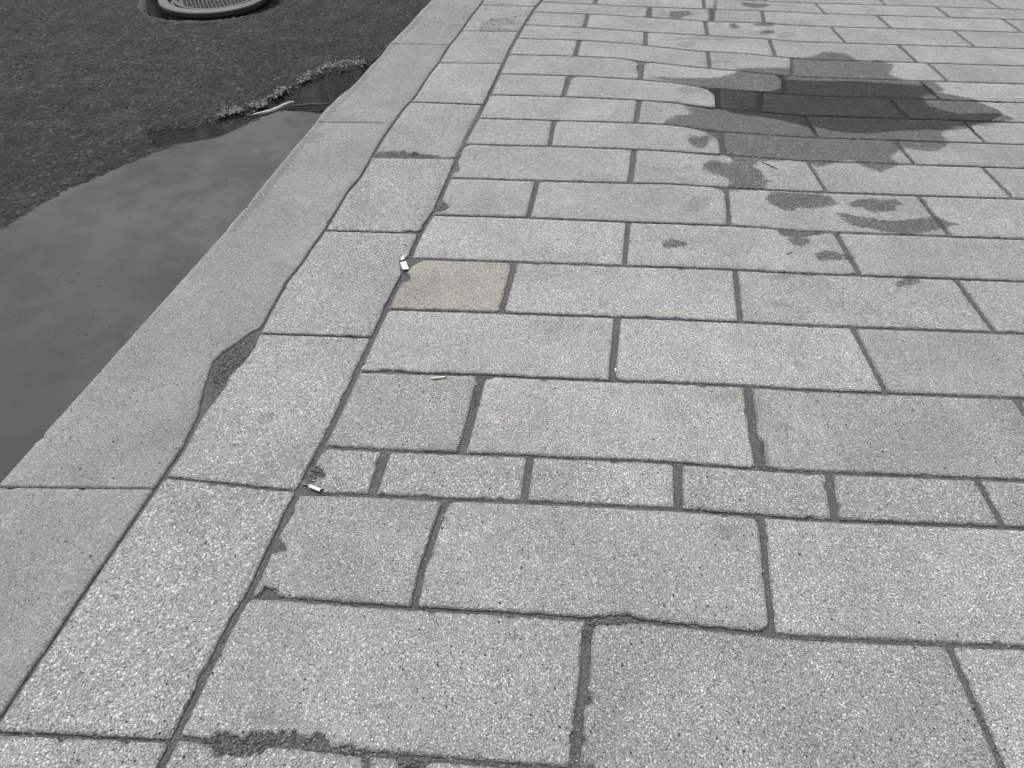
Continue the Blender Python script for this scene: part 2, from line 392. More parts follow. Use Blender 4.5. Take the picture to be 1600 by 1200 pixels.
SLABS = []
def slab(top, bot, left, right, gt=.0048, gb=.0048, gl=.009, gr=.0075, corners=None, bites=(), off=(0, 0, 0),
         mat=None, tint=(1, 1, 1), stones=.5, depth=.06, name='paving_slab', rough=1.0, chamfer=.0036, wl=None, wr=None, bevel_l=None):
    """top/bot: y(x) polylines of the joint centres, left/right: x(y) polylines, all in photo pixels on the ground.
    off = (lift, tilt per m along x, tilt per m along y)"""
    T = lambda x: ylin(top, x) + gt * vscale(ylin(top, x))
    B = lambda x: ylin(bot, x) - gb * vscale(ylin(bot, x))
    L = lambda y: xlin(left, y) + (wl if wl is not None else gl * hscale(y))
    R = lambda y: xlin(right, y) - (wr if wr is not None else gr * hscale(y))
    def corner(fy, fx, x0):
        x = x0
        for _ in range(12): x = fx(fy(x))
        return x, fy(x)
    xm = [p[0] for p in left][len(left)//2]
    tl = corner(T, L, xlin(left, ylin(top, 700))); tr = corner(T, R, xlin(right, ylin(top, 1000)))
    br = corner(B, R, tr[0]); bl = corner(B, L, tl[0])
    hs = hscale(.5 * (tl[1] + bl[1])); vs = vscale(.5 * (tl[1] + bl[1]))
    cr = {k: (hs * random.uniform(.003, .011), vs * random.uniform(.003, .011)) for k in ('tl', 'tr', 'br', 'bl')}
    if corners: cr.update(corners)
    def lim(c, w, h): return min(c[0], w * .45), min(c[1], h * .45)
    W_ = tr[0] - tl[0]; H_ = bl[1] - tl[1]
    for k in cr: cr[k] = lim(cr[k], W_, H_)
    pts = []
    def side_x(f, xa, xb):
        n = max(4, int(abs(xb - xa) / 6))
        return [(xa + (xb - xa) * i / n, f(xa + (xb - xa) * i / n)) for i in range(n + 1)]
    def side_y(f, ya, yb):
        n = max(4, int(abs(yb - ya) / 5))
        return [(f(ya + (yb - ya) * i / n), ya + (yb - ya) * i / n) for i in range(n + 1)]
    def bez(a, c, b):
        return [((1-s)**2*a[0] + 2*s*(1-s)*c[0] + s*s*b[0], (1-s)**2*a[1] + 2*s*(1-s)*c[1] + s*s*b[1]) for s in (.17, .33, .5, .67, .83)]
    s1 = side_x(T, tl[0] + cr['tl'][0], tr[0] - cr['tr'][0])
    s2 = side_y(R, tr[1] + cr['tr'][1], br[1] - cr['br'][1])
    s3 = side_x(B, br[0] - cr['br'][0], bl[0] + cr['bl'][0])
    s4 = side_y(L, bl[1] - cr['bl'][1], tl[1] + cr['tl'][1])
    pts = s1 + bez(s1[-1], tr, s2[0]) + s2 + bez(s2[-1], br, s3[0]) + s3 + bez(s3[-1], bl, s4[0]) + s4 + bez(s4[-1], tl, s1[0])
    cx = sum(p[0] for p in pts) / len(pts); cy = sum(p[1] for p in pts) / len(pts)
    # chipped places: outline pushed in to the rim of an ellipse
    out = []
    dense = []
    for i, a in enumerate(pts):
        b = pts[(i + 1) % len(pts)]; n = max(1, int(math.hypot(b[0]-a[0], b[1]-a[1]) / 3.0)) if bites else 1
        for k in range(n): dense.append((a[0] + (b[0]-a[0]) * k / n, a[1] + (b[1]-a[1]) * k / n))
    for x, y in dense:
        for ex, ey, rx, ry in bites:
            wob = 1 + .35 * noise.noise((x * .11, y * .16, ex)) + .20 * noise.noise((x * .2, y * .25, ey))
            rx, ry = rx * wob, ry * wob
            u = (x - ex) / rx; v = (y - ey) / ry
            if u * u + v * v < 1:
                # move vertically (long thin slab edges) or horizontally, whichever side it is on
                if abs(y - cy) / max(H_, 1) > .38 * 1.0 or abs(x - cx) < W_ * .42:
                    s = math.sqrt(1 - u * u); y = ey + (-ry * s if y > cy else ry * s)
                else:
                    s = math.sqrt(1 - v * v); x = ex + (-rx * s if x > cx else rx * s)
        out.append((x, y))
    c0 = on_field(cx, cy)
    zoff = lambda x, y: off[0] + off[1] * (x - c0[0]) + off[2] * (y - c0[1])
    wp = []
    for px, py in out:
        x, y = on_field(px, py)
        for _ in range(3): x, y = plane(px, py, field(x, y) + zoff(x, y))
        wp.append((x, y))
    return slab_mesh(wp, c0, zoff, mat, tint, stones, depth, name, rough, chamfer, bevel_l)

def resample(poly, step):
    out = []
    n = len(poly); acc = 0.0
    for i in range(n):
        a = Vector(poly[i]); b = Vector(poly[(i+1) % n]); l = (b - a).length
        if l < 1e-9: continue
        while acc < l:
            out.append(a.lerp(b, acc / l)); acc += step
        acc -= l
    if (out[0] - out[-1]).length < step * .5: out.pop()
    return out
def normals2(pts):
    n = len(pts); N = []
    for i in range(n):
        t = pts[(i+1) % n] - pts[i-1]
        t = Vector((t.y, -t.x))
        N.append(t.normalized() if t.length > 1e-9 else Vector((0, 0)))
    return N
def slab_mesh(wp, c0, zoff, mat, tint, stones, depth, name, rough, chamfer, bevel_l):
    dist = math.hypot(c0[1], H)
    step = .0045 if dist < 2.0 else (.007 if dist < 3.0 else .012)
    pts = resample(wp, step)
    area = sum(p.x * pts[(i+1) % len(pts)].y - p.y * pts[(i+1) % len(pts)].x for i, p in enumerate(pts))
    if area < 0: pts.reverse()
    N = normals2(pts)                       # outward for CCW
    seed = random.uniform(0, 100)
    outer = []; inner = []
    n = len(pts)
    # long smooth inset so that the ring never folds
    for i, p in enumerate(pts):
        q = (p.x * 1.0, p.y * 1.0)
        a = noise.noise((q[0] * 120, q[1] * 120, seed)) * .0015 + noise.noise((q[0] * 22, q[1] * 22, seed)) * .0010 \
            + noise.noise((q[0] * 300, q[1] * 300, seed)) * .0012
        chip = max(0.0, noise.noise((q[0] * 30, q[1] * 30, seed + 9)) - .38) * .022
        a = a * rough - min(chip, .006) * rough
        outer.append(p + N[i] * a)
    ch = []
    for i, p in enumerate(outer):
        w = chamfer * (1.0 + .7 * noise.noise((p.x * 60, p.y * 60, seed + 4)))
        drop = chamfer * .9
        if bevel_l and bevel_l(N[i]):
            w, drop = .020 * (1 + .12 * noise.noise((p.x * 9, p.y * 9, 2))), .009
        ch.append((w, drop))
        inner.append(p - N[i] * w)
    # interior fill
    gs = .014 if dist < 2.2 else .024
    xs = [p.x for p in inner]; ys = [p.y for p in inner]
    G = []
    y = min(ys) + gs
    inn = np.array([(p.x, p.y) for p in inner])
    while y < max(ys):
        x = min(xs) + gs
        while x < max(xs):
            G.append((x + random.uniform(-.2, .2) * gs, y + random.uniform(-.2, .2) * gs)); x += gs
        y += gs
    G = np.array(G) if G else np.zeros((0, 2))
    if len(G):
        sdv = poly_sd(G, inn); G = G[sdv > gs * .45]
    vin = [Vector((p.x, p.y)) for p in inner] + [Vector(g) for g in G]
    vo, eo, fo, ov, oe, of = delaunay_2d_cdt(vin, [], [list(range(n))], 1, 1e-6)
    loc = (c0[0], c0[1], field(*c0) + zoff(*c0))
    verts = []; 
    def zt(x, y): return field(x, y) + zoff(x, y) + .0005 * noise.noise((x * 14, y * 14, seed))
    imap = {}
    for k, olist in enumerate(ov):
        for o_ in olist: imap[o_] = k
    for v in vo: verts.append((v.x, v.y, zt(v.x, v.y)))
    faces = [list(f) for f in fo]
    topn = len(verts)
    for i, p in enumerate(outer): verts.append((p.x, p.y, zt(p.x, p.y) - ch[i][1]))
    for i, p in enumerate(outer):
        q = p - N[i] * .001
        verts.append((q.x, q.y, zt(p.x, p.y) - depth))
    for i in range(n):
        j = (i + 1) % n
        a, b = imap.get(i), imap.get(j)
        if a is None or b is None: continue
        if a != b: faces.append([a, topn + i, topn + j, b])
        else: faces.append([a, topn + i, topn + j])
        faces.append([topn + i, topn + n + i, topn + n + j, topn + j])
    V2 = np.array([(v[0], v[1]) for v in verts])
    edge = np.clip(poly_sd(V2, np.array([(p.x, p.y) for p in outer])), 0, .05)
    edge[topn:] = 0.0
    o = mesh_obj(name, verts, faces, mat or M_slab, loc=loc,
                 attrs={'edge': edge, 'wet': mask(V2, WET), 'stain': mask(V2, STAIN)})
    o.data.polygons.foreach_set('use_smooth', [i < len(fo) for i in range(len(o.data.polygons))])
    o.color = (*tint, stones)
    SLABS.append((o, [(p.x, p.y) for p in outer], zt))
    return o

# ------------------------------------------------------------------ joint lines traced from the paving
A = [(900,-110),(870,-50),(853,-14),(845,3),(836,12),(814,47),(800,71),(781,112),(764,149),(746,184),(729,215),(716,243),(704,272),
     (693,298),(680,328),(667,347),(656,366),(646,388),(631,427),(611,466),(592,508),(575,545),(558,580),(547,606),(519,665),
     (502,698),(484,733),(466,768),(448,802),(431,839),(406,892),(397,914),(384,937),(364,967),(350,996),(250,1200),(200,1302)]
Bk = [(830,-110),(790,-50),(765,-14),(748,11),(737,24),(722,47),(703,70),(686,97),(669,119),(648,152),(631,169),(597,217),(581,245),
      (564,276),(544,299),(530,322),(510,356),(491,382),(471,412),(448,441),(423,486),(409,512),(392,520),(372,536),(350,549),
      (334,566),(322,600),(312,646),(284,702),(146,905),(15,1100),(-126,1310)]
Bb = [(830,-110),(790,-50),(765,-14),(748,11),(737,24),(722,47),(703,70),(686,97),(669,119),(648,152),(631,169),(597,217),(581,245),
      (564,276),(544,299),(530,322),(510,356),(491,382),(471,412),(448,441),(423,486),(409,514),(402,526),(394,545),(379,566),(365,578),
      (357,588),(350,603),(336,622),(313,652),(286,703),(146,905),(15,1100),(-126,1310)]
E = [(770,-110),(700,-30),(673,0),(658,14),(638,37),(625,50),(605,70),(595,85),(577,102),(562,120),(546,136),(535,143),(517,160),
     (505,171),(492,190),(470,215),(445,245),(407,290),(382,322),(357,350),(350,360),(270,449),(44,700),(-45,800),(-400,1195)]
ROW = {
 0: [(240,1228),(573,1262),(900,1290)],
 1: [(250,1148),(350,1162),(430,1163),(511,1172),(556,1176),(650,1184),(740,1192),(819,1197),(886,1203),(1250,1240)],
 2: [(240,918),(387,933),(434,934),(547,944),(645,950),(800,959),(912,967),(997,970),(1053,976),(1137,985),(1194,991),(1250,997)],
 3: [(400,767),(468,771),(575,774),(696,780),(800,784),(927,789),(1053,796),(1180,805),(1250,811)],
 4: [(420,694),(505,698),(603,704),(716,708),(800,711),(927,717),(1039,722),(1174,732),(1250,737)],
 5: [(480,578),(566,580),(659,583),(758,586),(800,588),(955,595),(1053,598),(1165,603),(1250,609)],
 6: [(520,480),(609,483),(772,488),(957,495),(1137,502),(1250,508)],
 7: [(560,401),(648,404),(800,409),(969,415),(1146,421),(1250,427)],
 8: [(600,333),(687,336),(800,339),(969,346),(1137,352),(1200,356),(1250,361)],
 9: [(620,275),(707,278),(800,281),(983,286),(1047,287),(1137,293),(1250,299)],
 10: [(640,222),(724,225),(800,227),(884,229),(991,233),(1053,236),(1123,241),(1250,251)],
 11: [(660,181),(752,185),(800,186),(941,190),(991,192),(1039,194),(1067,197),(1121,205),(1250,214)],
 12: [(680,145),(769,148),(884,151),(997,156),(1053,160),(1115,169),(1250,180)],
 13: [(700,112),(780,115),(912,119),(997,124),(1053,129),(1095,136),(1166,142),(1250,149)],
 14: [(720,83),(800,85),(912,88),(969,91),(1003,96),(1109,107),(1166,112),(1250,120)],
 15: [(740,58),(814,60),(912,63),(983,68),(1019,72),(1081,79),(1166,84),(1208,88),(1250,92)],
 16: [(760,36),(825,39),(912,43),(1011,50),(1109,56),(1199,61),(1250,65)],
 17: [(780,17),(842,19),(941,23),(1011,27),(1101,33),(1194,36),(1250,40)],
 18: [(790,0),(848,3),(932,7),(1011,11),(1101,14),(1191,17),(1250,20)],
 19: [(800,-14),(858,-12),(1250,4)], 20: [(800,-29),(868,-27),(1250,-11)], 21: [(800,-43),(877,-41),(1250,-25)],
}
d0 = Vector(plane(609, 483)); d1 = Vector(plane(1250, 507)); RD = (d1 - d0).normalized()
for k in ROW:
    p = Vector(plane(*ROW[k][-1])); 
    for s in (1.2, 4.5):
        q = p + RD * s
        ROW[k].append(to_px(q.x, q.y))
# upright joints of each row: (top point .. bottom point, width px)
J = {
 0: [([(573,1176),(570,1262)], 9), ([(645,1184),(640,1262)], 42), ([(1010,1200),(1010,1290)], 14)],
 1: [([(926,968),(922,976),(917,1000),(916,1027),(915,1049),(911,1080),(906,1110),(903,1142),(899,1200)], 15)],
 2: [([(697,782),(679,833),(659,892),(648,946)], 11), ([(1189,809),(1194,847),(1198,895),(1205,956),(1208,988)], 10)],
 3: [([(604,704),(592,740),(581,774)], 14), ([(829,713),(819,785)], 11), ([(1060,725),(1061,796)], 14), ([(1296,740),(1306,814)], 13)],
 4: [([(753,587),(740,640),(731,675),(722,707)], 13), ([(1169,604),(1173,642),(1178,679),(1187,731)], 13)],
 5: [([(965,495),(962,533),(959,561),(957,595)], 10)],
 6: [([(805,410),(797,440),(784,487)], 8), ([(1149,421),(1153,458),(1157,502)], 8)],
 7: [([(982,346),(980,370),(976,414)], 7)],
 8: [([(840,283),(834,305),(826,338)], 7), ([(1136,294),(1138,324),(1140,351)], 6)],
 9: [([(991,233),(989,255),(985,285)], 8)],
 10: [([(866,188),(859,228)], 6), ([(1126,204),(1128,225),(1131,241)], 9)],
 11: [([(999,156),(994,191)], 7)],
 12: [([(889,119),(881,150)], 7), ([(1121,137),(1122,169)], 8), ([(1189,144),(1187,176)], 9)],
 13: [([(1004,96),(1001,123)], 7), ([(1224,118),(1226,147)], 7)],
 14: [([(905,63),(899,87)], 6), ([(1106,81),(1109,107)], 5), ([(1237,91),(1238,118)], 4)],
 15: [([(1009,50),(1009,71)], 6), ([(1202,61),(1212,88)], 5)],
 16: [([(919,22),(913,43)], 6), ([(1102,34),(1106,56)], 5)],
 17: [([(1015,12),(1012,27)], 6), ([(1113,14),(1112,33)], 7), ([(1191,17),(1195,36)], 5)],
 18: [([(932,-8),(931,7)], 5), ([(1099,-5),(1101,14)], 5)],
 19: [([(1015,-22),(1013,-5)], 5)], 20: [([(938,-40),(936,-24)], 5)],
}
FULL = .86
nom = {}
for k in J:                                   # carry the bond on to the right beyond the traced joints
    last = J[k][-1][0]
    xt, yt = last[0]; xb, yb = last[-1]
    X = .5 * (plane(xt, yt)[0] + plane(xb, yb)[0])
    L_ = FULL if k not in (0, 3) else .43
    if k in (12,): X -= .12
    while True:
        X += L_ * random.uniform(.97, 1.04)
        if X > 6: break
        # find both ends on the row lines
        pts = []
        for line in (ROW[k + 1], ROW[k]):
            lo, hi = -0.9, 9.0
            for _ in range(40):
                mid = .5 * (lo + hi); px, py = to_px(X, mid)
                if py > ylin(line, px): lo = mid
                else: hi = mid
            pts.append(to_px(X, lo))
        J[k].append((pts, random.uniform(.014, .022) * hscale(pts[0][1])))
        if min(pts[0][0], pts[1][0]) > 1640: break

ORD = ['first', 'second', 'third', 'fourth', 'fifth', 'sixth', 'seventh', 'eighth', 'ninth', 'tenth', 'eleventh', 'twelfth',
       'thirteenth', 'fourteenth', 'fifteenth', 'sixteenth', 'seventeenth', 'eighteenth', 'nineteenth', 'twentieth', 'twenty-first',
       'twenty-second']
NICE = {
 (1,0): 'big grey slab against the border course, its broken near edge filled with dirt',
 (1,1): 'big grey slab at lower right with a chipped corner beside the widest upright joint',
 (2,0): 'squarish grey slab against the border course, just below the narrow row',
 (2,1): 'long pale slab with two rounded right corners, just below the narrow row',
 (3,0): 'smallest slab of the narrow row, a cigarette butt at its dirt-filled broken corner',
 (3,1): 'stony short slab, second from the border course in the narrow row',
 (3,2): 'white-pebbled short slab, third from the border course in the narrow row',
 (3,3): 'narrow row slab with a small dark oval stain near its right end',
 (4,0): 'short bluish-grey slab with a cigarette butt on its far edge',
 (4,1): 'long slab with faint smudges near its right end, directly above the narrow row',
 (5,0): 'long pale slab just below the beige slab, its near edge crumbled',
 (6,0): 'small beige-stained slab, the only yellowish one, with rounded far corners',
 (6,1): 'long clean pale slab immediately right of the beige slab',
 (7,0): 'long pale slab directly behind the beige slab, against the border course',
 (7,1): 'long pale slab with one round dark wet spot left of its middle',
 (8,1): 'long pale slab with a rounded right corner and a faint blotch near its right end',
 (8,2): 'pale slab with a large dark wet splash along its far edge',
 (9,1): 'long slab half covered by a dark wet tongue spreading from the puddle',
 (10,1): 'long slab with an oval wet spot on its worn rounded right end',
 (10,2): 'dark wet slab lying at the near edge of the puddle',
 (11,1): 'long slab dry at its left end and wet elsewhere, crossing the puddle',
 (12,1): 'long pale slab whose rounded right end stands proud of the puddle',
 (12,2): 'short dark slab lying under water between two upright joints in the puddle',
 (12,3): 'long dark slab lying under water in the puddle',
 (13,1): 'long slab at the far edge of the puddle, dry behind and wet in front',
 (13,0): 'long pale slab with a rounded right far corner, in the row just behind the puddle',
 (17,1): 'short slab with a dark wet patch at its left end, near the top edge',
}
CORN = {
 (2,1): {'tr': (22, 14), 'br': (38, 18), 'tl': (14, 16)}, (6,0): {'tl': (30, 30), 'tr': (16, 10)}, (8,1): {'tr': (30, 12)},
 (10,1): {'tr': (60, 24), 'tl': (8, 6), 'br': (4, 3)}, (12,1): {'tr': (42, 14), 'tl': (14, 8), 'br': (6, 4)}, (13,0): {'tr': (24, 7), 'br': (6, 3)},
 (1,1): {'tl': (40, 10)}, (1,0): {'tl': (6, 5)}, (3,0): {'tl': (9, 12)}, (9,0): {'tl': (8, 5)}, (5,0): {'tl': (10, 8)}, (4,1): {'tl': (14, 12)},
 (5,1): {'bl': (16, 10)}, (0,0): {'tr': (18, 10)}, (0,1): {'tl': (8, 5), 'tr': (10, 12)}, (0,2): {'tl': (22, 12)}, (16,0): {'tr': (3, 2)},
 (14,1): {'tl': (6, 4), 'bl': (6, 3)}, (13,1): {'tl': (12, 5), 'tr': (24, 8)},
}
BITE = {
 (1,0): [(430,1172,84,26), (352,1164,30,18), (498,1166,16,20), (462,1166,14,13), (900,990,7,10)],
 (0,0): [(372,1166,40,18), (560,1174,30,8)],
 (1,1): [(935,1046,8,18), (955,968,30,9), (920,1100,6,12)],
 (3,0): [(492,742,14,16), (484,766,20,12)],
 (2,1): [(837,966,24,9), (962,971,36,11), (1120,990,60,7)],
 (2,0): [(420,930,14,14), (436,858,10,12), (462,796,8,9)],
 (5,0): [(610,585,40,7), (700,590,30,7), (758,592,24,8)],
 (4,0): [(748,594,9,7)], (6,0): [(634,434,7,8)],
 (4,2): [(1190,712,10,30)], (7,1): [(1250,362,34,7)], (8,0): [(688,322,10,10)],
 (9,0): [(712,262,5,8)], (13,0): [(1004,108,9,7)], (16,0): [],
}
OFFS = {(10,1): (.004, .012, 0), (12,1): (.004, .012, 0), (8,1): (.001, .002, 0), (2,1): (.001, 0, 0), (10,2): (-.002, 0, 0), (12,2): (-.003, 0, 0), (13,2): (-.004, 0, 0)}
for k in sorted(J):
    joints = J[k]
    n = len(joints)
    for i in range(n):
        left = (A, None) if i == 0 else joints[i-1]
        right = joints[i]
        kw = {}
        if i > 0: kw['wl'] = left[1] / 2
        kw['wr'] = right[1] / 2
        key = (k, i)
        g = random.gauss(1.0, .035)
        tint = (g, g, g * .995); st = random.uniform(.50, .62)
        if k in (0, 3): st = random.uniform(.40, .45); tint = (g * .92, g * .925, g * .92)
        if k in (1, 2): st = random.uniform(.50, .56)
        if k == 6 and i == 0: tint = (1.08, 1.055, .985); st = .72
        if k == 4 and i == 0: tint = (.915, .94, .932)
        if k in (5, 6, 4) and i == 1 or key in ((5,0), (7,0)): tint = (1.12, 1.12, 1.105)
        if key == (2,0): tint = (.97, .97, .97)
        if key == (3,2): tint = (1.0, 1.0, 1.0)
        off = OFFS.get(key, (random.uniform(-.0012, .0012), random.uniform(-.001, .001), random.uniform(-.002, .002)))
        o = slab(ROW[k+1], ROW[k], left[0], right[0], corners=CORN.get(key), bites=BITE.get(key, ()), off=off, tint=tint, stones=st, **kw)
        if key in NICE: lab = NICE[key]
        else:
            size = 'short' if (k in (0, 3) or (i == 0 and k % 2 == 0)) else 'long'
            rowname = 'bottom row' if k == 0 else ('narrow row, the fourth up' if k == 3 else ORD[k] + ' row up')
            cond = 'dark wet' if key in ((13,2), (12,4), (11,2), (10,3)) else 'dry grey'
            lab = f'{size} {cond} slab, {ORD[i]} from the border course in the {rowname}'
        tag(o, lab, 'paving slab', 'concrete slabs laid in rows across the pavement', 'thing')

# border course, each slab between two cross joints
def world_line(Y, slope=0.0):
    a = (-3.0, Y - 3.0 * 0); return [to_px(-3.5, Y + slope * -3.5), to_px(3.0, Y + slope * 3.0)]
TB = [[(400,761),(465,768)], [(409,521),(581,527)], [(510,360),(648,364)], [(585,246),(712,248)], [(645,159),(752,163)],
      [(687,98),(786,99)], [(723,48),(811,49)], [(750,8),(834,10)]]
sl = RD.y / RD.x
Ys = [plane(*TB[0][1])[1]]
blen = plane(*TB[1][0])[1] - plane(*TB[0][1])[1]
ext = []
Y = Ys[0]
lowx = plane(*TB[0][1])[0]
for q in range(2):
    Y -= blen * .98
    ext.insert(0, [to_px(-1.6, Y + sl * (-1.6 - lowx)), to_px(-.2, Y + sl * (-.2 - lowx))])
TB = ext + TB
yl = plane(*TB[-1][1])
for q in range(2):
    yy = yl[1] + (q + 1) * .62
    TB.append([to_px(-.8, yy), to_px(.4, yy)])
BL = {
 0: 'grey border slab beside the kerb, nearest the bottom edge',
 1: 'border slab at lower left, next to the two nearest big slabs',
 2: 'large border slab with a small round grey spot and a curved dirt-filled kerb-side edge',
 3: 'large border slab on whose right edge lies a white paper scrap',
 4: 'border slab in front of the wide dirt-filled cross joint',
 5: 'border slab with a worn rounded near edge behind the wide dirt-filled cross joint',
 6: 'border slab, second behind the wide dirt-filled cross joint',
 7: 'border slab, third behind the wide dirt-filled cross joint',
 8: 'far border slab strewn with dark specks, fourth behind the wide cross joint',
 9: 'farthest border slab beside the kerb, cut by the top edge',
 10: 'border slab beyond the top edge beside the kerb',
}
for i in range(len(TB) - 1):
    kw = dict(gl=.0045, gr=.0085, gt=.0035, gb=.0035)
    if i == 5: kw['gb'] = .011
    bites = {5: [(620,248,40,11), (665,250,30,8)], 2: [], 4: [(560,296,5,5), (640,366,14,6)], 3: [(631,412,6,14)]}.get(i, ())
    g = random.gauss(.97, .02)
    o = slab(TB[i+1], TB[i], Bb, A, off=(random.uniform(-.001, .001), 0, 0), tint=(g, g, g), stones=random.uniform(.36, .46) if i < 5 else .5,
             corners={3: {'tr': (8, 5)}, 4: {'br': (14, 8)}, 5: {'bl': (6, 6)}}.get(i), bites=bites, chamfer=.0075 if i == 5 else .0028, **kw)
    tag(o, BL[i], 'border slab', 'border course between the kerb and the rows', 'thing')

# kerb stones
yk1 = plane(703, 70)[1]; yk2 = plane(608, 192)[1]; kl = yk1 - yk2
kys = [yk2 - kl * q for q in (3, 2)] + [yk2, yk1, yk1 + kl]
kys = [yk2 - kl * 4] + kys
kys = [y for y in kys if y > -1.2]
def kerb_line(Y):
    if Y < .16:
        return None
    return [to_px(-2.5, Y + .02 * -1.5), to_px(1.2, Y + .02 * 1.2)]
kl_lines = [kerb_line(y) for y in kys]
kl_lines = [l for l in kl_lines if l]
names = ['nearest visible smooth kerb stone at far left', 'smooth kerb stone beside the curved dirt patch', 'smooth kerb stone alongside the silted gutter',
         'smooth kerb stone beside the road puddle', 'far smooth kerb stone beside the dark asphalt', 'kerb stone beyond the top edge', 'kerb stone farthest off']
start = [[(-420,1150),(200,1160)]] if kl_lines[0][1][1] < 1100 else []
kl_lines = start + kl_lines
for i in range(len(kl_lines) - 1):
    o = slab(kl_lines[i+1], kl_lines[i], E, Bk, gl=0, gr=.004, gt=.0006, gb=.0006, depth=.17, mat=M_smooth, name='kerb_stone',
             tint=(.97, .97, .97), stones=.6, rough=.9, bevel_l=lambda n: n.x < -.45, corners={'tl': (2, 2), 'bl': (2, 2), 'tr': (2, 2), 'br': (2, 2)})
    tag(o, names[min(i, 6)], 'kerb stone', 'kerb stones along the road', 'thing')

# ------------------------------------------------------------------ bed of dirt under and between the slabs
def line_world(poly, z=0.0):
    w = [plane(px, py, z) for px, py in poly]
    w.sort(key=lambda p: p[1]); return w
BkW = line_world(Bk); EW = line_world(E)
def xat(w, y):
    return float(np.interp(y, [p[1] for p in w], [p[0] for p in w]))
def grid(x0, x1, y0, y1, s, zf, xmin=None, xmaxf=None):
    nx = int((x1 - x0) / s) + 1; ny = int((y1 - y0) / s) + 1
    vs = []; idx = {}
    fs = []
    for j in range(ny):
        y = y0 + j * s
        a = xmin(y) if xmin else x0; b = xmaxf(y) if xmaxf else x1
        for i in range(nx):
            x = a + (b - a) * i / (nx - 1)
            vs.append((x, y, zf(x, y)))
    for j in range(ny - 1):
        for i in range(nx - 1):
            q = j * nx + i; fs.append((q, q + 1, q + nx + 1, q + nx))
    return vs, fs
YMAX = plane(886, -41)[1] - .03
def bedz(x, y):
    return field(x, y) - .0058 + .0020 * noise.noise((x * 35, y * 35, 0)) + .0018 * noise.noise((x * 110, y * 110, 5))
vs, fs = grid(-1, 4.3, .02, YMAX, .016, bedz, xmin=lambda y: xat(BkW, y) - .045)
wv = np.array(vs)
o = mesh_obj('joint_dirt', vs, fs, M_joint, smooth=True, attrs={'wet': mask(wv, WET)})
tag(o, 'dark gritty dirt filling the joints between the paving slabs', 'joint dirt', kind='structure')

# the pavement goes on past what the photograph shows: one sheet of regular slabs with open joints
pv_, pf_ = [], []
SL = RD.y / RD.x
def wy(k, X):
    p = plane(*ROW[k][-3]); return p[1] + (X - p[0]) * SL
AW = line_world(A)
def xline(w, y):
    if y > w[-1][1]: a, b = w[-4], w[-1]
    elif y < w[0][1]: a, b = w[0], w[3]
    else: return xat(w, y)
    return a[0] + (b[0] - a[0]) * (y - a[1]) / (b[1] - a[1])
def quad(p, z=0.0, d=.05):
    b = len(pv_)
    pv_.extend([(x, y, z) for x, y in p] + [(x, y, z - d) for x, y in p])
    for f in ((0,1,2,3), (0,4,5,1), (1,5,6,2), (2,6,7,3), (3,7,4,0)): pf_.append(tuple(b + q for q in f))
def strip(x0, ylo, yhi, L_, x1=8.5):
    x = x0
    while x < x1:
        e = x + L_ * random.uniform(.97, 1.03)
        quad([(x + .008, ylo(x) + .005), (e - .008, ylo(e) + .005), (e - .008, yhi(e) - .005), (x + .008, yhi(x) - .005)]); x = e
for k in J:
    pts = J[k][-1][0]
    X = .5 * (plane(*pts[0])[0] + plane(*pts[-1])[0])
    strip(X, lambda x, k=k: wy(k, x), lambda x, k=k: wy(k + 1, x), .86 if k not in (0, 3) else .43)
rowd = .28
for q in range(30):                               # behind
    lo = lambda x, q=q: wy(21, x) + q * rowd; hi = lambda x, q=q: wy(21, x) + (q + 1) * rowd
    y = lo(0.6); strip(xline(AW, y) + random.uniform(.0, .02) - (q % 2) * 0, lo, hi, .86)
for q in range(7):                                # in front
    hi = lambda x, q=q: wy(0, x) - q * rowd; lo = lambda x, q=q: wy(0, x) - (q + 1) * rowd
    y = hi(-1.0); strip(xline(AW, y - .1) + .015, lo, hi, .86)
ybt = plane(*TB[-1][0])[1]; ybb = plane(*TB[0][0])[1]
for y0_, n_, sg in ((ybt, 14, 1), (ybb, 4, -1)):
    for q in range(n_):
        ya = y0_ + sg * q * .62; yb = ya + sg * .61
        a, b = min(ya, yb), max(ya, yb)
        quad([(xline(BkW, a) + .005, a), (xline(AW, a) - .007, a), (xline(AW, b) - .007, b), (xline(BkW, b) + .005, b)])
ykb = max(plane(*kl_lines[0][0])[1], plane(*kl_lines[0][1])[1]); ykt = plane(*kl_lines[-1][0])[1]
for y0_, n_, sg in ((ykt, 8, 1), (ykb - .03, 3, -1)):
    for q in range(n_):
        ya = y0_ + sg * q * 1.2; yb = ya + sg * 1.197
        a, b = min(ya, yb), max(ya, yb)
        quad([(xline(EW, a), a), (xline(BkW, a) - .004, a), (xline(BkW, b) - .004, b), (xline(EW, b), b)], d=.17)
N_ = len(pv_)
o = mesh_obj('pavement', pv_, pf_, M_slab, attrs={'edge': [.05] * N_, 'wet': [-.08] * N_, 'stain': [-.08] * N_})
o.color = (1, 1, 1, .56)
tag(o, 'grey slab pavement going on past the rows seen close by', 'pavement', kind='structure')
ja = xline(BkW, YMAX); jb = xline(BkW, YMAX + 9); jc = xline(BkW, -2.4); jd = xline(BkW, .02)
vs = [(4.3, .02, -.009), (8.6, .02, -.009), (8.6, YMAX, -.009), (4.3, YMAX, -.009),
      (ja, YMAX, -.009), (8.6, YMAX, -.009), (8.6, YMAX + 9, -.009), (jb, YMAX + 9, -.009),
      (jc, -2.4, -.009), (8.6, -2.4, -.009), (8.6, .02, -.009), (jd, .02, -.009)]
